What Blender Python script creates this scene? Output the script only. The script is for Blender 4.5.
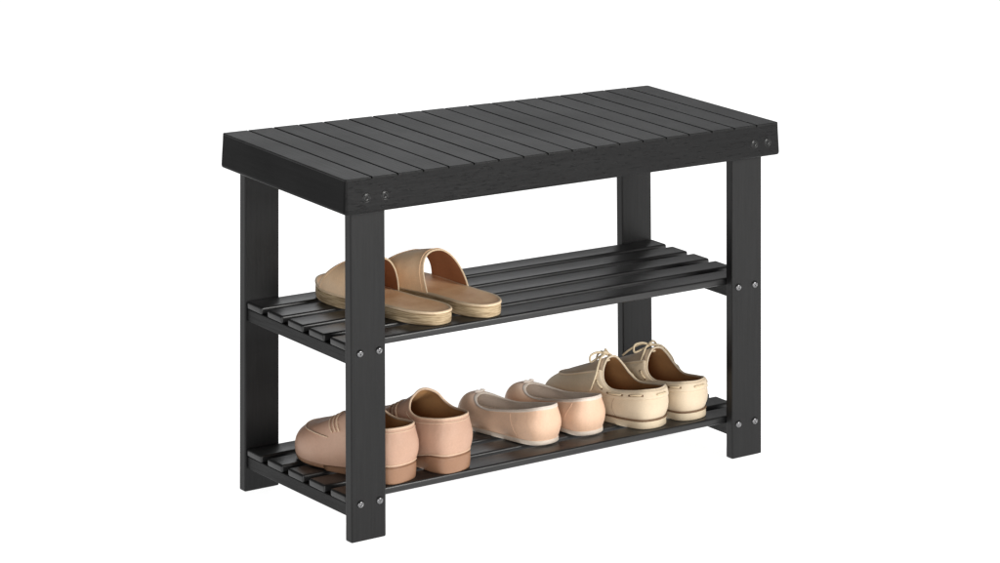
import bpy, bmesh, math, random
import numpy as np
from mathutils import Vector, Matrix
random.seed(4)
for o in list(bpy.data.objects): bpy.data.objects.remove(o)
scene = bpy.context.scene
col = scene.collection

# ------------------------------------------------------------------ camera
YAW = 0.60459
cam = bpy.data.cameras.new('camera')
cam.sensor_width = 36.0
cam.lens = 3282.12 / 1000 * 36
cam.shift_y = -(511.85 + 281.5) / 1000
cam.clip_start = 0.1; cam.clip_end = 200
camo = bpy.data.objects.new('camera', cam); col.objects.link(camo)
camo.location = (-2.15658, -3.46296, 1.31702)
camo.rotation_euler = (math.radians(90), 0, -YAW)
scene.camera = camo

# ------------------------------------------------------------------ world: a dim studio round a white floor with an added glow
w = bpy.data.worlds.new('World'); scene.world = w; w.use_nodes = True
bg = w.node_tree.nodes['Background']
bg.inputs[0].default_value = (1.0, 0.99, 0.98, 1); bg.inputs[1].default_value = 0.12

def area(name, loc, aim, size, power, colr=(1, 1, 1), size_y=None):
    l = bpy.data.lights.new(name, 'AREA'); l.energy = power; l.color = colr
    l.shape = 'RECTANGLE'; l.size = size; l.size_y = size_y or size
    o = bpy.data.objects.new(name, l); col.objects.link(o); o.location = loc
    o.rotation_euler = (Vector(aim) - Vector(loc)).to_track_quat('-Z', 'Y').to_euler()
    return o
area('key_softbox', (1.4, -2.7, 1.3), (0.35, 0.1, 0.2), 1.2, 80, (1, 0.985, 0.96))
area('top_softbox', (1.7, 2.3, 2.25), (0.4, 0.15, 0.4), 1.7, 20, (0.98, 0.99, 1))
area('front_fill', (-1.9, -2.6, 0.65), (0.35, 0.1, 0.2), 0.9, 32, (1, 0.99, 0.97))  # added fill lamp, brightens the shelf interiors from the left front

scene.view_settings.view_transform = 'Standard'
scene.view_settings.look = 'None'
scene.view_settings.exposure = 0
scene.view_settings.gamma = 1
scene.render.engine = 'CYCLES'

# ------------------------------------------------------------------ materials
def lin(c):
    return tuple(((v / 255) / 12.92 if v / 255 <= 0.04045 else ((v / 255 + 0.055) / 1.055) ** 2.4) for v in c) + (1,)

def new_mat(name):
    m = bpy.data.materials.new(name); m.use_nodes = True
    nt = m.node_tree
    return m, nt, nt.nodes['Principled BSDF']

def N(nt, t, **k):
    n = nt.nodes.new(t)
    for a, b in k.items():
        if a in n.inputs: n.inputs[a].default_value = b
        else: setattr(n, a, b)
    return n

def wood(name, axis, base=(0.0105, 0.0105, 0.0108), rough=0.40, strength=0.3, spec=0.25, worn=0.0, vary=.26):
    m, nt, b = new_mat(name); L = nt.links.new
    tc = N(nt, 'ShaderNodeTexCoord'); mp = N(nt, 'ShaderNodeMapping')
    sc = [260, 260, 260]; sc[axis] = 14
    mp.inputs['Scale'].default_value = sc
    L(tc.outputs['Object'], mp.inputs[0])
    n1 = N(nt, 'ShaderNodeTexNoise'); n1.inputs['Scale'].default_value = 1.0; n1.inputs['Detail'].default_value = 5; n1.inputs['Roughness'].default_value = .65
    L(mp.outputs[0], n1.inputs['Vector'])
    n2 = N(nt, 'ShaderNodeTexNoise'); n2.inputs['Scale'].default_value = 9; n2.inputs['Detail'].default_value = 3
    L(tc.outputs['Object'], n2.inputs['Vector'])
    cr = N(nt, 'ShaderNodeMapRange'); cr.inputs['From Min'].default_value = .25; cr.inputs['From Max'].default_value = .75
    cr.inputs['To Min'].default_value = 1 - vary; cr.inputs['To Max'].default_value = 1 + vary
    L(n1.outputs['Fac'], cr.inputs['Value'])
    mx = N(nt, 'ShaderNodeVectorMath', operation='SCALE'); mx.inputs[0].default_value = base
    oi = N(nt, 'ShaderNodeObjectInfo'); orr = N(nt, 'ShaderNodeMapRange'); orr.inputs['To Min'].default_value = .86; orr.inputs['To Max'].default_value = 1.14
    L(oi.outputs['Random'], orr.inputs['Value']); mu = N(nt, 'ShaderNodeMath', operation='MULTIPLY')
    L(cr.outputs[0], mu.inputs[0]); L(orr.outputs[0], mu.inputs[1])
    L(mu.outputs[0], mx.inputs['Scale']); L(mx.outputs[0], b.inputs['Base Color'])
    rr = N(nt, 'ShaderNodeMapRange'); rr.inputs['To Min'].default_value = rough - .08; rr.inputs['To Max'].default_value = rough + .12
    L(n2.outputs['Fac'], rr.inputs['Value']); L(rr.outputs[0], b.inputs['Roughness'])
    bp = N(nt, 'ShaderNodeBump'); bp.inputs['Strength'].default_value = strength; bp.inputs['Distance'].default_value = 0.0006
    L(n1.outputs['Fac'], bp.inputs['Height'])
    last = bp
    if worn:
        mp2 = N(nt, 'ShaderNodeMapping'); s2 = [420, 420, 420]; s2[axis] = 70; mp2.inputs['Scale'].default_value = s2
        L(tc.outputs['Object'], mp2.inputs[0])
        n3 = N(nt, 'ShaderNodeTexNoise'); n3.inputs['Scale'].default_value = 1; n3.inputs['Detail'].default_value = 2
        L(mp2.outputs[0], n3.inputs['Vector'])
        r3 = N(nt, 'ShaderNodeMapRange'); r3.inputs['From Min'].default_value = .58; r3.inputs['From Max'].default_value = .72
        L(n3.outputs['Fac'], r3.inputs['Value'])
        bp2 = N(nt, 'ShaderNodeBump'); bp2.inputs['Strength'].default_value = worn; bp2.inputs['Distance'].default_value = 0.0008
        L(r3.outputs[0], bp2.inputs['Height']); L(bp.outputs[0], bp2.inputs['Normal']); last = bp2
    L(last.outputs[0], b.inputs['Normal'])
    b.inputs['Specular IOR Level'].default_value = spec
    return m

def leather(name, c, c2=None, rough=0.5, bump=0.15, scale=420, spec=0.35, mott=14, sheen=0.0, wrinkle=0.0):
    """tan leather or suede: two tones mottled over the hide, fine grain in the bump"""
    m, nt, b = new_mat(name); L = nt.links.new
    c2 = c2 or tuple(v * 0.86 for v in c)
    tc = N(nt, 'ShaderNodeTexCoord')
    n1 = N(nt, 'ShaderNodeTexNoise'); n1.inputs['Scale'].default_value = mott; n1.inputs['Detail'].default_value = 4
    n2 = N(nt, 'ShaderNodeTexNoise'); n2.inputs['Scale'].default_value = scale; n2.inputs['Detail'].default_value = 3
    L(tc.outputs['Object'], n1.inputs['Vector']); L(tc.outputs['Object'], n2.inputs['Vector'])
    mr = N(nt, 'ShaderNodeMapRange'); mr.inputs['From Min'].default_value = .32; mr.inputs['From Max'].default_value = .68
    L(n1.outputs['Fac'], mr.inputs['Value'])
    mx = N(nt, 'ShaderNodeMixRGB'); mx.inputs[1].default_value = lin(c); mx.inputs[2].default_value = lin(c2)
    L(mr.outputs[0], mx.inputs[0])
    m2 = N(nt, 'ShaderNodeMapRange'); m2.inputs['To Min'].default_value = .9; m2.inputs['To Max'].default_value = 1.1
    L(n2.outputs['Fac'], m2.inputs['Value'])
    sc = N(nt, 'ShaderNodeVectorMath', operation='SCALE'); L(mx.outputs[0], sc.inputs[0]); L(m2.outputs[0], sc.inputs['Scale'])
    L(sc.outputs[0], b.inputs['Base Color'])
    bp = N(nt, 'ShaderNodeBump'); bp.inputs['Strength'].default_value = bump; bp.inputs['Distance'].default_value = 0.0004
    L(n2.outputs['Fac'], bp.inputs['Height'])
    last = bp
    if wrinkle:
        n3 = N(nt, 'ShaderNodeTexNoise'); n3.inputs['Scale'].default_value = 38; n3.inputs['Detail'].default_value = 2
        mp = N(nt, 'ShaderNodeMapping'); mp.inputs['Scale'].default_value = (1.6, .5, 1)
        L(tc.outputs['Object'], mp.inputs[0]); L(mp.outputs[0], n3.inputs['Vector'])
        b2 = N(nt, 'ShaderNodeBump'); b2.inputs['Strength'].default_value = wrinkle; b2.inputs['Distance'].default_value = 0.003
        L(n3.outputs['Fac'], b2.inputs['Height']); L(bp.outputs[0], b2.inputs['Normal']); last = b2
    L(last.outputs[0], b.inputs['Normal'])
    b.inputs['Roughness'].default_value = rough
    b.inputs['Specular IOR Level'].default_value = spec
    if sheen: b.inputs['Sheen Weight'].default_value = sheen
    return m

def layered(name, c, c2, zs=900, rough=.75):
    """stacked sole edge: thin horizontal layers with fibres"""
    m, nt, b = new_mat(name); L = nt.links.new
    tc = N(nt, 'ShaderNodeTexCoord'); mp = N(nt, 'ShaderNodeMapping'); mp.inputs['Scale'].default_value = (45, 45, zs)
    L(tc.outputs['Object'], mp.inputs[0])
    n1 = N(nt, 'ShaderNodeTexNoise'); n1.inputs['Scale'].default_value = 1; n1.inputs['Detail'].default_value = 4; n1.inputs['Distortion'].default_value = .4
    L(mp.outputs[0], n1.inputs['Vector'])
    mr = N(nt, 'ShaderNodeMapRange'); mr.inputs['From Min'].default_value = .35; mr.inputs['From Max'].default_value = .65
    L(n1.outputs['Fac'], mr.inputs['Value'])
    mx = N(nt, 'ShaderNodeMixRGB'); mx.inputs[1].default_value = lin(c); mx.inputs[2].default_value = lin(c2)
    L(mr.outputs[0], mx.inputs[0]); L(mx.outputs[0], b.inputs['Base Color'])
    bp = N(nt, 'ShaderNodeBump'); bp.inputs['Strength'].default_value = .3; bp.inputs['Distance'].default_value = 0.0003
    L(n1.outputs['Fac'], bp.inputs['Height']); L(bp.outputs[0], b.inputs['Normal'])
    b.inputs['Roughness'].default_value = rough; b.inputs['Specular IOR Level'].default_value = .2
    return m

M = {}
M['wood_x'] = wood('black_wood_lengthwise', 0, rough=.33, spec=.5, base=(.0125, .0125, .0128))
M['apron'] = wood('black_wood_apron', 0, base=(.0082, .0082, .0085), spec=.14, worn=.7, strength=.8)
M['wood_y'] = wood('black_wood_crosswise', 1, rough=.44, base=(.0125, .0125, .0128), strength=.8, spec=.17, vary=.5)
M['frame_end_shade'] = wood('black_wood_frame_end_shade', 1, base=(.0045, .0045, .0047), spec=.10, rough=.5)  # end faces of the frame: their shade is put into a darker black
M['wood_z'] = wood('black_wood_upright', 2)
m, nt, b = new_mat('dark_steel'); b.inputs['Base Color'].default_value = (.2, .2, .205, 1); b.inputs['Metallic'].default_value = 1; b.inputs['Roughness'].default_value = .28
M['steel'] = m
m, nt, b = new_mat('black_steel'); b.inputs['Base Color'].default_value = (.004, .004, .004, 1); b.inputs['Roughness'].default_value = .25; b.inputs['Specular IOR Level'].default_value = .45
M['black'] = m
# white floor with an added glow, so it stays white and shows no shadows
m, nt, b = new_mat('glowing_white_floor'); b.inputs['Base Color'].default_value = (.8, .8, .8, 1); b.inputs['Roughness'].default_value = 1
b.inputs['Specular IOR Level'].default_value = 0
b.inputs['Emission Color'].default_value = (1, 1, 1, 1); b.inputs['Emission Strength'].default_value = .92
M['floor_glow'] = m

# ------------------------------------------------------------------ helpers
L_, D_, H_ = 0.70, 0.2979, 0.4599
CORN = [(i, j, k) for i in (0, 1) for j in (0, 1) for k in (0, 1)]
SKEW = np.array([[2.93, -3.68, -1.09], [1.79, -1.75, -1.78], [-3.0, 1.3, 0.13], [-0.31, 4.57, 8.2], [-0.94, 2.24, 0.54], [-2.75, -0.3, -6.33], [3.23, -1.47, 0.98], [-0.94, -0.9, -0.64]]) / 1000
def skew(p):
    """the bench is a few millimetres out of square"""
    u, v, t = p[0] / L_, p[1] / D_, p[2] / H_
    d = np.zeros(3)
    for c, (i, j, k) in enumerate(CORN):
        d += (u if i else 1 - u) * (v if j else 1 - v) * (t if k else 1 - t) * SKEW[c]
    return Vector((p[0] + d[0], p[1] + d[1], p[2] + d[2]))

def empty(name, loc=(0, 0, 0), rz=0):
    o = bpy.data.objects.new(name, None); col.objects.link(o); o.location = loc; o.rotation_euler = (0, 0, rz)
    o.empty_display_size = .05
    return o

def link(name, bm, mat, parent=None, smooth=False):
    me = bpy.data.meshes.new(name); bmesh.ops.recalc_face_normals(bm, faces=bm.faces)
    bm.to_mesh(me); bm.free()
    if smooth:
        for p in me.polygons: p.use_smooth = True
    o = bpy.data.objects.new(name, me); col.objects.link(o)
    for mm in (mat if isinstance(mat, (list, tuple)) else [mat]): me.materials.append(mm)
    if parent: o.parent = parent
    return o

def box_bm(x0, x1, y0, y1, z0, z1, bev=.0012, seg=2, sk=True, flare=0):
    bm = bmesh.new(); bmesh.ops.create_cube(bm, size=1)
    for v in bm.verts:
        v.co = Vector((x0 if v.co.x < 0 else x1, y0 if v.co.y < 0 else y1, z0 if v.co.z < 0 else z1))
    if bev: bmesh.ops.bevel(bm, geom=bm.edges[:], offset=bev, segments=seg, profile=.5, affect='EDGES')
    if sk:
        for v in bm.verts: v.co = skew(v.co)
    return bm

# ------------------------------------------------------------------ setting
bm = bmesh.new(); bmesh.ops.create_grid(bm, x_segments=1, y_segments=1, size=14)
g = link('studio_floor', bm, M['floor_glow']); g.location = (0, 0, -.002); g['kind'] = 'structure'

# ------------------------------------------------------------------ the bench
bench = empty('shoe_bench', (0, 0, 0))
bench['label'] = 'black wooden shoe bench with slatted seat and two slatted shelves'
bench['category'] = 'bench'
AH, A, B, WL, T = 0.0448, 0.0173, 0.0158, 0.0516, 0.0144
Z1, Z2 = 0.2466, 0.0561
TOPT = .0025
ns = 18; pitch = L_ / ns
for k in range(ns):
    x0 = k * pitch + (.0011 if k else 0); x1 = (k + 1) * pitch - (.0011 if k < ns - 1 else 0)
    bm = bmesh.new(); bmesh.ops.create_cube(bm, size=1); zz = H_ + random.uniform(-.00015, .00015)
    for v in bm.verts: v.co = Vector((x0 if v.co.x < 0 else x1, 0 if v.co.y < 0 else D_, H_ - TOPT if v.co.z < 0 else zz))
    if k in (0, ns - 1):
        xe = x0 if k == 0 else x1
        bmesh.ops.bevel(bm, geom=[e for e in bm.edges if all(abs(v.co.x - xe) < 1e-6 for v in e.verts) and abs(e.verts[0].co.z - e.verts[1].co.z) > .001], offset=.0035, segments=5, profile=.5, affect='EDGES')
    bmesh.ops.bevel(bm, geom=[e for e in bm.edges if e.verts[0].co.z > zz - 1e-6 and e.verts[1].co.z > zz - 1e-6], offset=.0010, segments=3, profile=.5, affect='EDGES')
    for v in bm.verts: v.co = skew(v.co)
    b2 = box_bm(max(x0, .0155), min(x1, L_ - .0155), .0145, D_ - .0145, H_ - .013, H_ - TOPT - .0001, 0)
    me = bpy.data.meshes.new('tmp'); b2.to_mesh(me); b2.free(); bm.from_mesh(me); bpy.data.meshes.remove(me)
    link('seat_slat', bm, M['wood_y'], bench)

def rounded_loop(inset, z, r, n=6):
    x0, x1, y0, y1 = inset, L_ - inset, inset, D_ - inset; r = max(r - inset, .0006); out = []
    for cx, cy, a0 in ((x0 + r, y0 + r, 180), (x1 - r, y0 + r, 270), (x1 - r, y1 - r, 0), (x0 + r, y1 - r, 90)):
        for k in range(n + 1):
            a = math.radians(a0 + 90 * k / n); out.append((cx + r * math.cos(a), cy + r * math.sin(a), z))
    return out
RC = .0035
zb, zt = H_ - AH, H_ - TOPT - .0001
prof = [(.0145, zt), (.0145, zb), (.0014, zb), (-.0002, zb + .0005), (-.0014, zb + .0018), (-.0019, zb + .0040), (-.0012, zb + .018), (-.0004, zb + .032), (0, zt)]
bm = bmesh.new()
rings = [[bm.verts.new(skew(p)) for p in rounded_loop(ins, z, RC)] for ins, z in prof]
nn = len(rings[0])
for a, b in zip(rings, rings[1:] + rings[:1]):
    for i in range(nn): bm.faces.new((a[i], a[(i + 1) % nn], b[(i + 1) % nn], b[i]))
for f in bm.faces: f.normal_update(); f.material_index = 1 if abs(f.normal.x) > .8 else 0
front_apron = link('seat_frame', bm, [M['apron'], M['frame_end_shade']], bench)

def disc_bm(prof, n=24, hexr=None):
    """turned screw head on the -Y axis: prof = [(radius, y)]"""
    bm = bmesh.new(); rings = []
    for r, y in prof:
        rings.append([bm.verts.new((r * math.cos(2 * math.pi * i / n), y, r * math.sin(2 * math.pi * i / n))) for i in range(n)])
    for a, b in zip(rings, rings[1:]):
        for i in range(n): bm.faces.new((a[i], a[(i + 1) % n], b[(i + 1) % n], b[i]))
    # hexagonal socket
    h0 = [bm.verts.new((hexr * math.cos(2 * math.pi * i / 6), prof[-1][1], hexr * math.sin(2 * math.pi * i / 6))) for i in range(6)]
    h1 = [bm.verts.new((v.co.x, prof[-1][1] + .0022, v.co.z)) for v in h0]
    last = rings[-1]
    per = n // 6
    for i in range(6):
        for j in range(per):
            bm.faces.new((last[i * per + j], last[(i * per + j + 1) % n], h0[i]) )
        bm.faces.new((last[((i + 1) * per) % n], h0[(i + 1) % 6], h0[i]))
        bm.faces.new((h0[i], h0[(i + 1) % 6], h1[(i + 1) % 6], h1[i]))
    bm.faces.new(h1)
    return bm
def bolt(x, y, z, parent, recessed=False):
    p = skew((x, y, z))
    if recessed:
        o = link('bolt', disc_bm([(.0062, .0004), (.0060, -.0005), (.0052, -.0007), (.0049, -.0002), (.0047, .0000), (.0042, -.0003), (.0030, -.0006), (.0026, -.0004)], hexr=.0020), M['black'], parent, True)
    else:
        o = link('bolt', disc_bm([(.0048, .0005), (.0048, -.0006), (.0043, -.0016), (.0034, -.0024), (.0026, -.0027)], hexr=.0021), M['steel'], parent, True)
    o.location = p; o.rotation_euler = (0, random.uniform(0, 1.0), 0)
    return o

def leg(x0, y0, front):
    o = link('leg', box_bm(x0, x0 + WL, y0, y0 + T, 0, H_ - .0135, .0019, 3), M['wood_z'], bench)
    return o
legs = [leg(A, B, 1), leg(L_ - A - WL, B, 1), leg(A, D_ - B - T, 0), leg(L_ - A - WL, D_ - B - T, 0)]
for lg, xs in ((legs[0], (.0305, .0590)), (legs[1], (L_ - A - WL + .0105, L_ - A - .0125))):
    for z in (Z1 - .0108, Z2 - .0090):
        for x in xs: bolt(x, B, z, lg)
for x in (.0305, .0575, L_ - .0435, L_ - .0205):
    bolt(x, -.0009, H_ - .0255, front_apron, True)

# shelves: side rails between the legs, five slats across them
S5, SW_, SP = B + T + .001, None, 0.0497
SWD = SP - .0140
ST = .0100
for Z in (Z1, Z2):
    for s in (0, 1):
        x0 = A + .0035 if s == 0 else L_ - A - .0035 - .0440
        link('shelf_rail', box_bm(x0, x0 + .0440, B + T + .0003, D_ - B - T - .0003, Z - ST - .0165, Z - ST - .0002, .0012), M['wood_y'], bench)
    for k in range(5):
        y0 = S5 + SP * k
        link('shelf_slat', box_bm(A + .0012, L_ - A - .0012, y0, min(y0 + SWD, D_ - B - T - .0006), Z - ST, Z, .0030, 5), M['wood_x'], bench, True)

# ------------------------------------------------------------------ shoes: one upper wrapped from the sole line to the top line
def closed_spline(rows, t):
    """periodic Catmull-Rom through rows (n,k) at parameters t in [0,1)"""
    R = np.array(rows, float); n = len(R)
    u = (np.asarray(t) % 1) * n; i = np.floor(u).astype(int); f = (u - i)[..., None]
    p0, p1, p2, p3 = R[(i - 1) % n], R[i % n], R[(i + 1) % n], R[(i + 2) % n]
    return .5 * ((2 * p1) + (-p0 + p2) * f + (2 * p0 - 5 * p1 + 4 * p2 - p3) * f ** 2 + (-p0 + 3 * p1 - 3 * p2 + p3) * f ** 3)

class Last:
    """rows run heel -> toe on one side: sx sy sz | tx ty tz | up out | cx cy cz (pull of the top tangent)"""
    def __init__(s, half, bend=.006, length=.22):
        rows = [list(r) for r in half]
        mir = []
        for r in rows[-2:0:-1]:
            m = list(r); m[1] = -m[1]; m[4] = -m[4]; m[9] = -m[9]; mir.append(m)
        s.rows = rows + mir; s.bend = bend; s.len = length
    def _bend(s, P):
        P = P.copy(); u = np.clip(P[..., 0] / s.len, 0, 1.1)
        P[..., 1] += s.bend * (np.sin(u * math.pi * .9) * 1.0 - .9 * u ** 2)
        return P
    def P(s, t, r, off=0.0):
        t = np.asarray(t, float); r = np.asarray(r, float)
        t, r = np.broadcast_arrays(t, r)
        def raw(t, r):
            q = closed_spline(s.rows, t); dq = closed_spline(s.rows, t + 1e-3) - closed_spline(s.rows, t - 1e-3)
            tx, ty = dq[..., 0], dq[..., 1]; ln = np.sqrt(tx ** 2 + ty ** 2) + 1e-9
            n = np.stack([ty / ln, -tx / ln, 0 * tx], -1)
            S = q[..., 0:3]; Tt = q[..., 3:6]
            sgn = np.where(((S[..., 0] - s.len / 2) * n[..., 0] + S[..., 1] * n[..., 1])[..., None] < 0, -1, 1)
            n = n * sgn
            P1 = S + n * q[..., 7:8] + np.array([0, 0, 1.]) * q[..., 6:7]
            P2 = Tt + q[..., 8:11]
            r = r[..., None]
            return (1 - r) ** 3 * S + 3 * r * (1 - r) ** 2 * P1 + 3 * r * r * (1 - r) * P2 + r ** 3 * Tt
        p = raw(t, r)
        if np.any(off):
            e = 2e-3
            rr = np.clip(r, .01, .99)
            a = raw(t + e, rr) - raw(t - e, rr); b = raw(t, rr + .01) - raw(t, rr - .01)
            nn = np.cross(a, b); nn /= (np.linalg.norm(nn, axis=-1, keepdims=True) + 1e-12)
            p = p + nn * (-s.sign()) * off if np.isscalar(off) else p + nn * (-s.sign()) * off[..., None]
        return s._bend(p)
    def sign(s):
        if not hasattr(s, '_sg'):
            s._sg = 1; t = .25; q = closed_spline(s.rows, np.array([t]))[0]
            p = s.P(np.array([t]), np.array([.3]), 0.0)[0]; p2 = s.P(np.array([t]), np.array([.3]), .01)[0]
            out = 1 if q[1] > 0 else -1
            if (p2[1] - p[1]) * out < 0: s._sg = -1
        return s._sg

def grid_mesh(P, closed_u=True, closed_v=False):
    bm = bmesh.new(); nu, nv = P.shape[:2]
    V = [[bm.verts.new(P[i, j]) for j in range(nv)] for i in range(nu)]
    for i in range(nu if closed_u else nu - 1):
        for j in range(nv if closed_v else nv - 1):
            try: bm.faces.new((V[i][j], V[(i + 1) % nu][j], V[(i + 1) % nu][(j + 1) % nv], V[i][(j + 1) % nv]))
            except ValueError: pass
    return bm

def tube_bm(pts, rad, n=8, closed=False, flat=1.0):
    pts = [Vector(p) for p in pts]; bm = bmesh.new(); rings = []; m = len(pts)
    up = Vector((0, 0, 1)); prev = None
    for i, p in enumerate(pts):
        a = pts[(i - 1) % m] if closed or i > 0 else p; b = pts[(i + 1) % m] if closed or i < m - 1 else p
        t = (b - a).normalized()
        if prev is None:
            u = t.cross(up); u = u if u.length > .1 else t.cross(Vector((1, 0, 0)))
        else: u = prev - t * prev.dot(t)
        u.normalize(); prev = u; v = t.cross(u)
        r = rad(i / (m - 1)) if callable(rad) else rad
        rings.append([bm.verts.new(p + (u * math.cos(2 * math.pi * k / n) + v * math.sin(2 * math.pi * k / n) * flat) * r) for k in range(n)])
    for i in range(m if closed else m - 1):
        for k in range(n): bm.faces.new((rings[i][k], rings[i][(k + 1) % n], rings[(i + 1) % m][(k + 1) % n], rings[(i + 1) % m][k]))
    if not closed: bm.faces.new(rings[0]); bm.faces.new(rings[-1][::-1])
    return bm

def smooth_pts(ctrl, n=40, closed=False):
    R = np.array(ctrl, float)
    if closed: return closed_spline(R, np.arange(n) / n)
    E = np.vstack([2 * R[0] - R[1], R, 2 * R[-1] - R[-2]]); m = len(R) - 1
    out = []
    for t in np.linspace(0, m, n):
        i = min(int(t), m - 1); f = t - i; p0, p1, p2, p3 = E[i], E[i + 1], E[i + 2], E[i + 3]
        out.append(.5 * ((2 * p1) + (-p0 + p2) * f + (2 * p0 - 5 * p1 + 4 * p2 - p3) * f ** 2 + (-p0 + 3 * p1 - 3 * p2 + p3) * f ** 3))
    return np.array(out)

NT = 96
TH = np.arange(NT) / NT
def upper(last, mat, parent, name='upper', thick=.0022, lining=None, r0=0.0):
    rr = np.linspace(r0, 1, 22)
    t, r = np.meshgrid(TH, rr, indexing='ij')
    up = link(name, grid_mesh(last.P(t, r)), mat, parent, True)
    li = link('lining', grid_mesh(last.P(t, r, -thick)), lining, parent, True)
    rim = last.P(TH, np.ones(NT), -thick / 2)
    return up, li, rim

def slab(last, z_of, thick, off, mat, parent, name, x_range=None, zmin=0.0, round_=.0012, inset=0.0):
    """sole: the sole outline pushed out by off, from its top line down by thick"""
    q = closed_spline(last.rows, TH)
    base = last.P(TH, np.zeros(NT))
    nx = base.copy(); nx[:, 2] = 0
    tang = np.roll(nx, -1, 0) - np.roll(nx, 1, 0); n = np.stack([tang[:, 1], -tang[:, 0], 0 * tang[:, 0]], -1)
    n /= np.linalg.norm(n, axis=1, keepdims=True) + 1e-9
    cen = np.array([last.len / 2, 0, 0]); sg = np.sign(((nx - cen) * n).sum(1).mean()); n *= sg
    ztop = base[:, 2]
    zbot = np.array([max(zmin, z - thick(x) if callable(thick) else z - thick) for x, z in zip(base[:, 0], ztop)])
    rings = []
    for k, (fo, fz) in enumerate([(-.006 + off, 0), (off - round_ * .6, 0), (off, .12), (off, .5), (off, .88), (off - round_ * .7, 1), (off - .006, 1)]):
        R = base + n * fo; R[:, 2] = ztop + (zbot - ztop) * fz; rings.append(R)
    P = np.stack(rings, 1)
    bm = grid_mesh(P)
    bm.verts.ensure_lookup_table(); nv = P.shape[1]
    h = NT // 2
    for c in (0, nv - 1):
        for i in range(h):
            a, b, cc, d = i, i + 1, (NT - i - 1) % NT, (NT - i) % NT
            ids = []
            for k in (a, b, cc, d):
                if k not in ids: ids.append(k)
            if len(ids) > 2:
                try: bm.faces.new([bm.verts[k * nv + c] for k in ids])
                except ValueError: pass
    return link(name, bm, mat, parent, True), rings[-2]

def fill(last, r, off, dz, mat, parent, name, dome=0.0):
    """insole: a sheet across the inside of the shoe"""
    ring = last.P(TH, np.full(NT, r), off); ring[:, 2] += dz
    bm = bmesh.new(); h = NT // 2; rows = []
    for i in range(h + 1):
        a = ring[i]; b = ring[(NT - i) % NT]
        rows.append([bm.verts.new(a * (1 - k / 6) + b * (k / 6) + np.array([0, 0, -dome * math.sin(math.pi * k / 6)])) for k in range(7)])
    for i in range(h):
        for k in range(6):
            try: bm.faces.new((rows[i][k], rows[i + 1][k], rows[i + 1][k + 1], rows[i][k + 1]))
            except ValueError: pass
    bmesh.ops.remove_doubles(bm, verts=bm.verts, dist=1e-5)
    return link(name, bm, mat, parent, True)

def seam(last, t0, t1, r, mat, parent, name='seam', rad=.0007, off=.0002, n=60):
    t = np.linspace(t0, t1, n); rr = np.array([r(x) if callable(r) else r for x in np.linspace(0, 1, n)])
    return link(name, tube_bm(last.P(t, rr, off), rad, 6), mat, parent, True)

def band(last, t, r_a, r_b, th, mat, parent, name):
    """a strip of leather lying on the upper between two lines"""
    t = np.asarray(t); rows = []
    for f, o in ((0, 0), (.0, th), (.25, th * 1.25), (.75, th * 1.25), (1, th), (1, 0)):
        rr = np.array([r_a(x) * (1 - f) + r_b(x) * f for x in t])
        rows.append(last.P(t, rr, o))
    return link(name, grid_mesh(np.stack(rows, 1), closed_u=False), mat, parent, True)

def place(root, x, y, z, ang):
    """stand the shoe on the shelf, following its slight tilt"""
    a = math.radians(ang); fw = (math.sin(a), math.cos(a))
    p = skew((x, y, z)); q = skew((x + fw[0] * .2, y + fw[1] * .2, z)); r = skew((x - fw[1] * .05, y + fw[0] * .05, z))
    ex = (q - p).normalized(); ey = (r - p); ey = (ey - ex * ey.dot(ex)).normalized(); ez = ex.cross(ey)
    m = Matrix((ex, ey, ez)).transposed().to_4x4(); sc = root.scale.copy()
    root.rotation_euler = m.to_euler(); root.location = p + ez * .0003; root.scale = sc

def clone(root, mirror=False):
    r = root.copy(); col.objects.link(r)
    for ch in list(root.children):
        c = ch.copy(); col.objects.link(c); c.parent = r
        for g in list(ch.children):
            d = g.copy(); col.objects.link(d); d.parent = c
    if mirror: r.scale = (1, -1, 1)
    return r

# ---- materials of the shoes
M['loafer'] = leather('dusty_pink_leather', (198, 162, 140), (184, 146, 124), rough=.45, wrinkle=.25, bump=.3)
M['loafer_edge'] = leather('pale_edge', (226, 196, 168), rough=.5)
M['loafer_sole'] = leather('brown_heel_rubber', (158, 120, 94), (146, 110, 86), rough=.42, bump=.05)
M['lining_brown'] = leather('brown_lining', (204, 156, 106), (186, 136, 88), rough=.7)
M['insole'] = leather('dark_insole', (126, 80, 44), (108, 68, 36), rough=.8)
M['flat'] = leather('peach_leather', (236, 200, 172), (226, 186, 156), rough=.42, wrinkle=.2, bump=.3)
M['cream'] = leather('cream_binding', (236, 222, 208), rough=.5)
M['cream_sole'] = leather('cream_rubber', (232, 218, 202), rough=.5, bump=.05)
M['flat_lining'] = leather('grey_lining', (244, 234, 224), (228, 216, 206), rough=.8)
M['boat'] = leather('sand_suede', (222, 204, 178), (206, 186, 158), rough=.75, sheen=.2, scale=600)
M['boat_vamp'] = leather('taupe_suede', (178, 156, 132), (162, 140, 116), rough=.8, sheen=.2, scale=600)
M['boat_sole'] = leather('sand_rubber', (216, 198, 170), rough=.6, bump=.05)
M['boat_line'] = leather('brown_foxing_line', (120, 92, 68), rough=.6)
M['lace'] = leather('pale_cord', (226, 208, 178), (206, 184, 150), rough=.7, bump=.5, scale=900)
M['slide_sole'] = layered('stacked_cork_edge', (206, 184, 150), (140, 118, 88))
M['slide_bed'] = leather('tan_footbed', (244, 206, 164), (220, 172, 128), rough=.55, mott=30, bump=.3)
M['slide_strap'] = leather('tan_strap_leather', (248, 216, 180), (236, 196, 154), rough=.5, bump=.5, wrinkle=.3, mott=26)
M['slide_inner'] = leather('strap_inside', (168, 112, 76), (146, 96, 62), rough=.75)
M['rim_pale'] = leather('pale_rim', (238, 212, 178), rough=.55)

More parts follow.
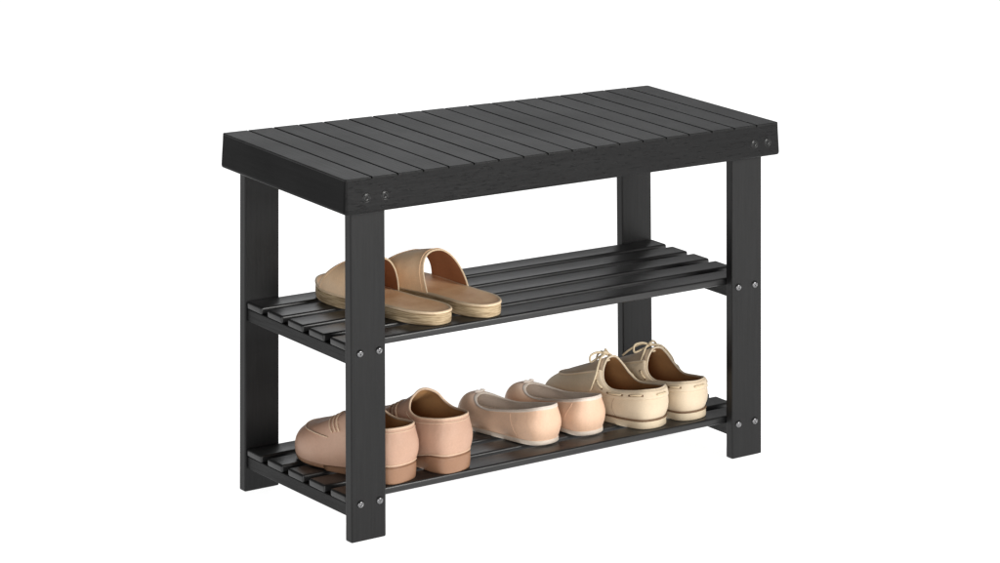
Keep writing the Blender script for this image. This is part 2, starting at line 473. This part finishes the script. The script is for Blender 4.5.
# ---- loafer
def make_loafer():
    LN = .222
    #  sx    sy    sz     tx    ty    tz     up    out    cx     cy     cz
    half = [
        (.004, .000, .022, .002, .000, .0705, .022, .010, -.002, .000, -.016),
        (.010, .023, .022, .010, .021, .070, .022, .010, -.001, .003, -.016),
        (.032, .031, .021, .030, .030, .068, .020, .009, .000, .005, -.018),
        (.062, .030, .014, .058, .034, .066, .022, .008, .004, .006, -.020),
        (.100, .031, .009, .076, .033, .071, .028, .010, .010, .008, -.014),
        (.140, .037, .007, .084, .025, .082, .030, .010, .022, .008, -.012),
        (.178, .038, .008, .087, .013, .0885, .042, .010, .034, .006, -.026),
        (.207, .025, .010, .089, .005, .0905, .050, .008, .040, .003, -.044),
        (.216, .000, .011, .089, .000, .091, .053, .007, .042, .000, -.046)]
    la = Last(half, .005, LN); r = empty('loafer')
    up, li, rim = upper(la, M['loafer'], r, lining=M['lining_brown'])
    link('binding', tube_bm(rim, .0017, 8, True), M['loafer_edge'], r, True)
    slab(la, None, lambda x: .0055, -.0012, M['loafer_sole'], r, 'sole')
    fill(la, .08, -.003, .003, M['insole'], r, 'insole')
    # stacked heel block under the back of the sole
    t = np.concatenate([np.linspace(-.29, .29, 50)]); base = la.P(t, np.zeros(50))
    c = np.array([.03, 0, 0]); rings = []
    for z, k in ((.0205, 1.035), (.0190, 1.05), (.0100, 1.045), (.0020, 1.02), (.0, .99)):
        R = (base - c) * np.array([k, k, 0]) + c; R[:, 2] = np.minimum(z, base[:, 2] - .001); rings.append(R)
    P = np.stack(rings, 1); bm = grid_mesh(P); bm.verts.ensure_lookup_table()
    for cidx in (0, 4): bm.faces.new([bm.verts[i * 5 + cidx] for i in range(50)])
    link('heel', bm, M['loafer_sole'], r, True)
    # topline band seam, apron seam round the toe, welt line
    seam(la, -.26, .26, .90, M['loafer_edge'], up, rad=.0006)
    seam(la, .30, .70, lambda x: .44 - .10 * math.sin(math.pi * x), M['loafer_edge'], up, rad=.0010)
    seam(la, -.20, .20, .03, M['loafer_edge'], up, rad=.0009)
    # small tie over the instep
    for k in range(3):
        seam(la, .27 + .012 * k, .73 - .012 * k, lambda u, k=k: .64 - .05 * k + .22 * math.sin(math.pi * u), M['loafer_edge'], r, name='lace', rad=.0012, off=.0009, n=30)
    return r

# ---- ballet flat
def make_flat():
    LN = .205
    half = [
        (.004, .000, .007, .003, .000, .051, .022, .009, -.002, .000, -.018),
        (.012, .022, .007, .011, .019, .050, .022, .010, -.001, .004, -.016),
        (.038, .029, .007, .036, .027, .0445, .020, .010, .000, .005, -.014),
        (.075, .029, .006, .072, .029, .038, .016, .009, .000, .004, -.010),
        (.110, .033, .006, .105, .029, .033, .014, .009, .000, .006, -.007),
        (.145, .036, .006, .130, .026, .033, .014, .008, .004, .010, -.003),
        (.175, .030, .007, .148, .017, .0365, .018, .006, .012, .010, .001),
        (.193, .015, .008, .155, .007, .0395, .024, .004, .020, .005, .002),
        (.198, .000, .008, .157, .000, .040, .026, .003, .022, .000, .002)]
    la = Last(half, .005, LN); r = empty('ballet_flat')
    up, li, rim = upper(la, M['flat'], r, lining=M['flat_lining'], thick=.0018)
    link('binding', tube_bm(rim, .0014, 8, True), M['cream'], r, True)
    band(la, np.linspace(0, 1, 97), lambda x: .93, lambda x: .995, .0005, M['cream'], r, 'topline_band')
    slab(la, None, .0058, .0012, M['cream_sole'], r, 'sole')
    fill(la, .10, -.003, .001, M['flat_lining'], r, 'insole')
    for t0 in (.13, -.13):
        rr = np.linspace(.03, .90, 16); link('seam', tube_bm(la.P(t0 + .035 * rr, rr, .0001), .0005, 6), M['flat'], up, True)
    p = la.P(np.array([.5]), np.array([.97]), .0015)[0]
    for s in (-1, 1):
        ctrl = [(p[0], p[1], p[2]), (p[0] + .003, p[1] + s * .004, p[2] + .0012), (p[0] + .001, p[1] + s * .009, p[2] + .0002), (p[0] - .001, p[1] + s * .005, p[2] + .0008), (p[0], p[1], p[2])]
        link('bow', tube_bm(smooth_pts(ctrl, 20), .0013, 6), M['flat_lining'], r, True)
    return r

# ---- boat shoe
def make_boat():
    LN = .238
    half = [
        (.005, .000, .011, .001, .000, .054, .016, .010, -.004, .000, -.014),
        (.013, .024, .011, .009, .022, .054, .016, .010, -.002, .004, -.014),
        (.040, .031, .010, .034, .030, .050, .015, .010, .000, .006, -.012),
        (.078, .031, .009, .068, .032, .047, .016, .009, .002, .006, -.012),
        (.115, .033, .008, .086, .030, .056, .018, .010, .010, .012, -.010),
        (.155, .0365, .008, .094, .022, .070, .020, .010, .024, .014, -.012),
        (.195, .034, .009, .097, .012, .080, .024, .008, .045, .010, -.022),
        (.225, .022, .010, .098, .005, .0825, .030, .004, .062, .004, -.030),
        (.233, .000, .010, .098, .000, .083, .032, .003, .066, .000, -.032)]
    la = Last(half, .005, LN); r = empty('boat_shoe')
    up, li, rim = upper(la, M['boat'], r, lining=M['lining_brown'])
    link('binding', tube_bm(rim, .0016, 8, True), M['boat'], r, True)
    # moccasin plug on top of the toe, darker
    tt = np.linspace(.29, .71, 80)
    edge = lambda x: min(.975, .43 + .54 * (abs(x - .5) / .20) ** 2.6)
    band(la, tt, lambda x: edge(x), lambda x: .985, .0007, M['boat_vamp'], r, 'vamp')
    seam(la, .30, .70, lambda u: edge(.30 + .40 * u) - .004, M['boat'], r, name='moc_stitch', rad=.0013, off=.0008)
    # padded collar with the lace threaded through it
    band(la, np.linspace(-.30, .30, 90), lambda x: .70, lambda x: .985, .0013, M['boat'], r, 'collar')
    for s in (-1, 1):
        for a, b in ((.075, .115), (.145, .19), (.225, .265)):
            t = np.linspace(s * a, s * b, 14); off = .0014 + .0020 * np.sin(np.linspace(0, math.pi, 14))
            link('lace', tube_bm(la.P(t, np.full(14, .84), off), .0015, 6), M['lace'], r, True)
            te = np.linspace(s * a - s * .006, s * b + s * .006, 12)
            link('lace_slot', tube_bm(la.P(te, np.full(12, .828), .0011), .0016, 6), M['boat_line'], r, True)
    t = np.linspace(-.022, .022, 10)
    link('lace', tube_bm(la.P(t, np.full(10, .84), .0028), .0013, 6), M['lace'], r, True)
    slab(la, None, lambda x: .0110, .0030, M['boat_sole'], r, 'sole')
    base = la.P(TH, np.full(NT, .0)); c = np.array([.12, 0, 0])
    R = (base - c) * np.array([1.022, 1.07, 1]) + c; R[:, 2] = base[:, 2] + .0008
    link('welt', tube_bm(R, .0013, 6, True), M['boat_line'], r, True)
    fill(la, .08, -.003, .003, M['insole'], r, 'insole')
    for t0 in (.155, -.155):
        rr = np.linspace(.04, .68, 16); link('seam', tube_bm(la.P(t0 + .012 * np.sin(rr * 3), rr, .0002), .0006, 6), M['boat_vamp'], up, True)
    # lace across the throat and the bow
    zc = .0835
    bx = .112
    def lace(ctrl, rad=.0016, n=30):
        c = np.array(ctrl, float); c[:, 2] = np.where(c[:, 2] > .082, .082 + (c[:, 2] - .082) * .55, c[:, 2]); c = la._bend(c)
        link('lace', tube_bm(smooth_pts(c, n), rad, 6), M['lace'], r, True)
    link('lace', tube_bm(la.P(np.linspace(.455, .53, 12), np.full(12, .962), -.0042), .0016, 6), M['lace'], r, True)
    lace([(.104, -.026, .066), (.110, -.010, .0815), (.112, .0, .0825), (.110, .010, .0815), (.104, .026, .066)])
    lace([(.112, 0, .083), (.117, .009, .089), (.122, .020, .082), (.119, .023, .074), (.114, .013, .079), (.111, .002, .084)])
    lace([(.112, 0, .083), (.119, -.009, .089), (.126, -.019, .083), (.122, -.023, .074), (.115, -.013, .078), (.111, -.002, .084)])
    lace([(.111, 0, .084), (.104, .018, .080), (.098, .034, .062), (.100, .041, .046), (.104, .042, .040)])
    lace([(.111, 0, .084), (.124, -.006, .084), (.140, -.014, .074), (.150, -.022, .064)])
    link('lace', tube_bm(la._bend(np.array([(.1085, -.003, .0835), (.1115, 0, .0855), (.1145, .003, .0835)])), .0026, 8), M['lace'], r, True)
    return r

# ---- slide sandal
def make_slide(k_left=.050, k_right=.050, b_mid=.130, b_left=.010, b_right=.010, flip=False):
    LN = .250
    half = [(.000, .000), (.007, .020), (.035, .034), (.080, .035), (.125, .038), (.170, .045), (.210, .042), (.240, .024), (.248, .000)]
    rows = [list(h) for h in half] + [[h[0], -h[1]] for h in half[-2:0:-1]]
    def bend(P):
        P = P.copy(); u = P[..., 0] / LN; P[..., 1] += .006 * (np.sin(u * math.pi * .9) - .9 * u ** 2); return P
    O = closed_spline(rows, TH)
    tang = closed_spline(rows, TH + .004) - closed_spline(rows, TH - .004); n = np.stack([tang[:, 1], -tang[:, 0]], -1); n /= np.linalg.norm(n, axis=1, keepdims=True)
    if (n[NT // 4] * O[NT // 4])[1] < 0: n = -n
    def ring(o, z, rimz=0):
        P = np.zeros((NT, 3)); P[:, :2] = O + n * o
        x = O[:, 0]; toe = np.clip((x - .19) / .06, 0, 1)
        P[:, 2] = z + rimz + (toe ** 2) * (.007 if z > .004 else .004)
        return bend(P)
    def stack(rs, name, mat, cap=(True, True)):
        P = np.stack(rs, 1); bm = grid_mesh(P); bm.verts.ensure_lookup_table(); nv = P.shape[1]; h = NT // 2
        for c, use in ((0, cap[0]), (nv - 1, cap[1])):
            if not use: continue
            for i in range(h):
                ids = []
                for k in (i, i + 1, (NT - i - 1) % NT, (NT - i) % NT):
                    if k not in ids: ids.append(k)
                if len(ids) > 2: bm.faces.new([bm.verts[k * nv + c] for k in ids])
        return link(name, bm, mat, r, True)
    r = empty('slide_sandal')
    stack([ring(-.004, .0), ring(-.001, .0), ring(0, .001), ring(.0006, .006), ring(.0004, .011), ring(0, .0145), ring(-.003, .0146)], 'sole', M['slide_sole'])
    stack([ring(-.004, .0146), ring(.0008, .0148), ring(.0014, .0160), ring(.0008, .0176), ring(-.0012, .0180), ring(-.0030, .0172)], 'rim', M['rim_pale'], (True, False))
    # footbed: dished sheet inside the rim
    ed = ring(-.0028, .0172); bm = bmesh.new(); h = NT // 2; rws = []
    for i in range(h + 1):
        a, b = ed[i], ed[(NT - i) % NT]; row = []
        for k in range(11):
            f = k / 10; p = a * (1 - f) + b * f; wd = min(1, np.linalg.norm(a - b) / .05)
            p[2] -= .0015 * math.sin(math.pi * f) ** .8 * wd
            row.append(bm.verts.new(p))
        rws.append(row)
    for i in range(h):
        for k in range(10): bm.faces.new((rws[i][k], rws[i + 1][k], rws[i + 1][k + 1], rws[i][k + 1]))
    bmesh.ops.remove_doubles(bm, verts=bm.verts, dist=1e-5)
    link('footbed', bm, M['slide_bed'], r, True)
    # strap
    def strap_pt(u, a, off, SD=1):
        """u 0 back edge -> 1 front edge; a -1..1 across from side to side"""
        ph = a * math.pi / 2
        aa = -a if flip else a
        xb = b_mid - (b_left if aa > 0 else b_right) * abs(a) ** 2.0
        xf = .182 + (k_left if aa > 0 else k_right) * abs(a) ** 1.6
        x = xb + (xf - xb) * u
        wid = np.interp(x, [.07, .10, .13, .17, .20, .215, .23], [.0355, .0370, .040, .0450, .0440, .0400, .031]) - .0004 + off
        hgt = .0478 - .010 * u ** 1.25 + off
        y = wid * math.copysign(abs(math.sin(ph)) ** .86, ph)
        z = .0165 + hgt * max(0, math.cos(ph)) ** .80
        return np.array([x, y, z])
    U = np.linspace(0, 1, 18); Aa = np.linspace(-1, 1, 41)
    outp = bend(np.array([[strap_pt(u, a, .0013) for a in Aa] for u in U])); inp = bend(np.array([[strap_pt(u, a, -.0013) for a in Aa] for u in U]))
    st = link('strap', grid_mesh(outp, False), M['slide_strap'], r, True)
    link('strap_lining', grid_mesh(inp, False), M['slide_inner'], st, True)
    for u in (.07, .93):
        link('stitching', tube_bm(bend(np.array([strap_pt(u, a, .0015) for a in Aa])), .0005, 5), M['slide_strap'], st, True)
    for u in (0, 1):
        pts = bend(np.array([strap_pt(u, a, 0) for a in Aa]))
        link('strap_edge', tube_bm(pts, .0014, 8), M['rim_pale'], st, True)
    return r

def tag(o, label, cat, group):
    o['label'] = label; o['category'] = cat; o['group'] = group

PAIR = 'four pairs of shoes on the bench shelves'
def pair(maker, sc, a, b, la, lb, cat, group, ka=None, kb=None):
    r = maker(**(ka or {}))
    for ch in r.children_recursive: ch.data.transform(Matrix.Diagonal((*sc, 1)))
    if kb is None: c = clone(r, True)
    else:
        c = maker(**kb); c.scale = (1, -1, 1)
        for ch in c.children_recursive: ch.data.transform(Matrix.Diagonal((*sc, 1)))
    place(r, *a); place(c, *b)
    tag(r, la, cat, group); tag(c, lb, cat, group)
    return r, c
SH = []
SH += pair(make_slide, (.91, .86, 1), (.176, .038, Z1, -13), (.249, .034, Z1, -9),
     'tan slide sandal partly hidden behind the bench leg on the upper shelf', 'tan slide sandal fully clear of the bench leg, its arched strap open to view',
     'sandal', 'pair of tan slide sandals', dict(k_left=.038, k_right=.02, b_mid=.130, b_left=.012, b_right=.006), dict(flip=True, k_left=.040, k_right=-.004, b_mid=.130, b_left=.022, b_right=.034))
SH += pair(make_loafer, (.88, .97, 1), (.113, .031, Z2, -12.5), (.192, .028, Z2, -9),
     'dusty pink loafer cut in two by the near bench leg on the lower shelf', 'dusty pink loafer with brown block heel between the near leg and the peach flats',
     'loafer', 'pair of dusty pink loafers')
SH += pair(make_flat, (.89, .92, 1), (.358, .056, Z2, -7.5), (.429, .057, Z2, -4),
     'peach ballet flat with cream trim next to the dusty pink loafer', 'peach ballet flat with cream trim next to the sand coloured boat shoe',
     'flat shoe', 'pair of peach ballet flats')
SH += pair(make_boat, (.90, .88, .97), (.524, .038, Z2, -10), (.589, .038, Z2, -5.5),
     'sand coloured boat shoe with tied lace beside the peach flats, its whole side showing', 'sand coloured boat shoe with tied lace beside the far bench leg',
     'boat shoe', 'pair of sand coloured boat shoes')
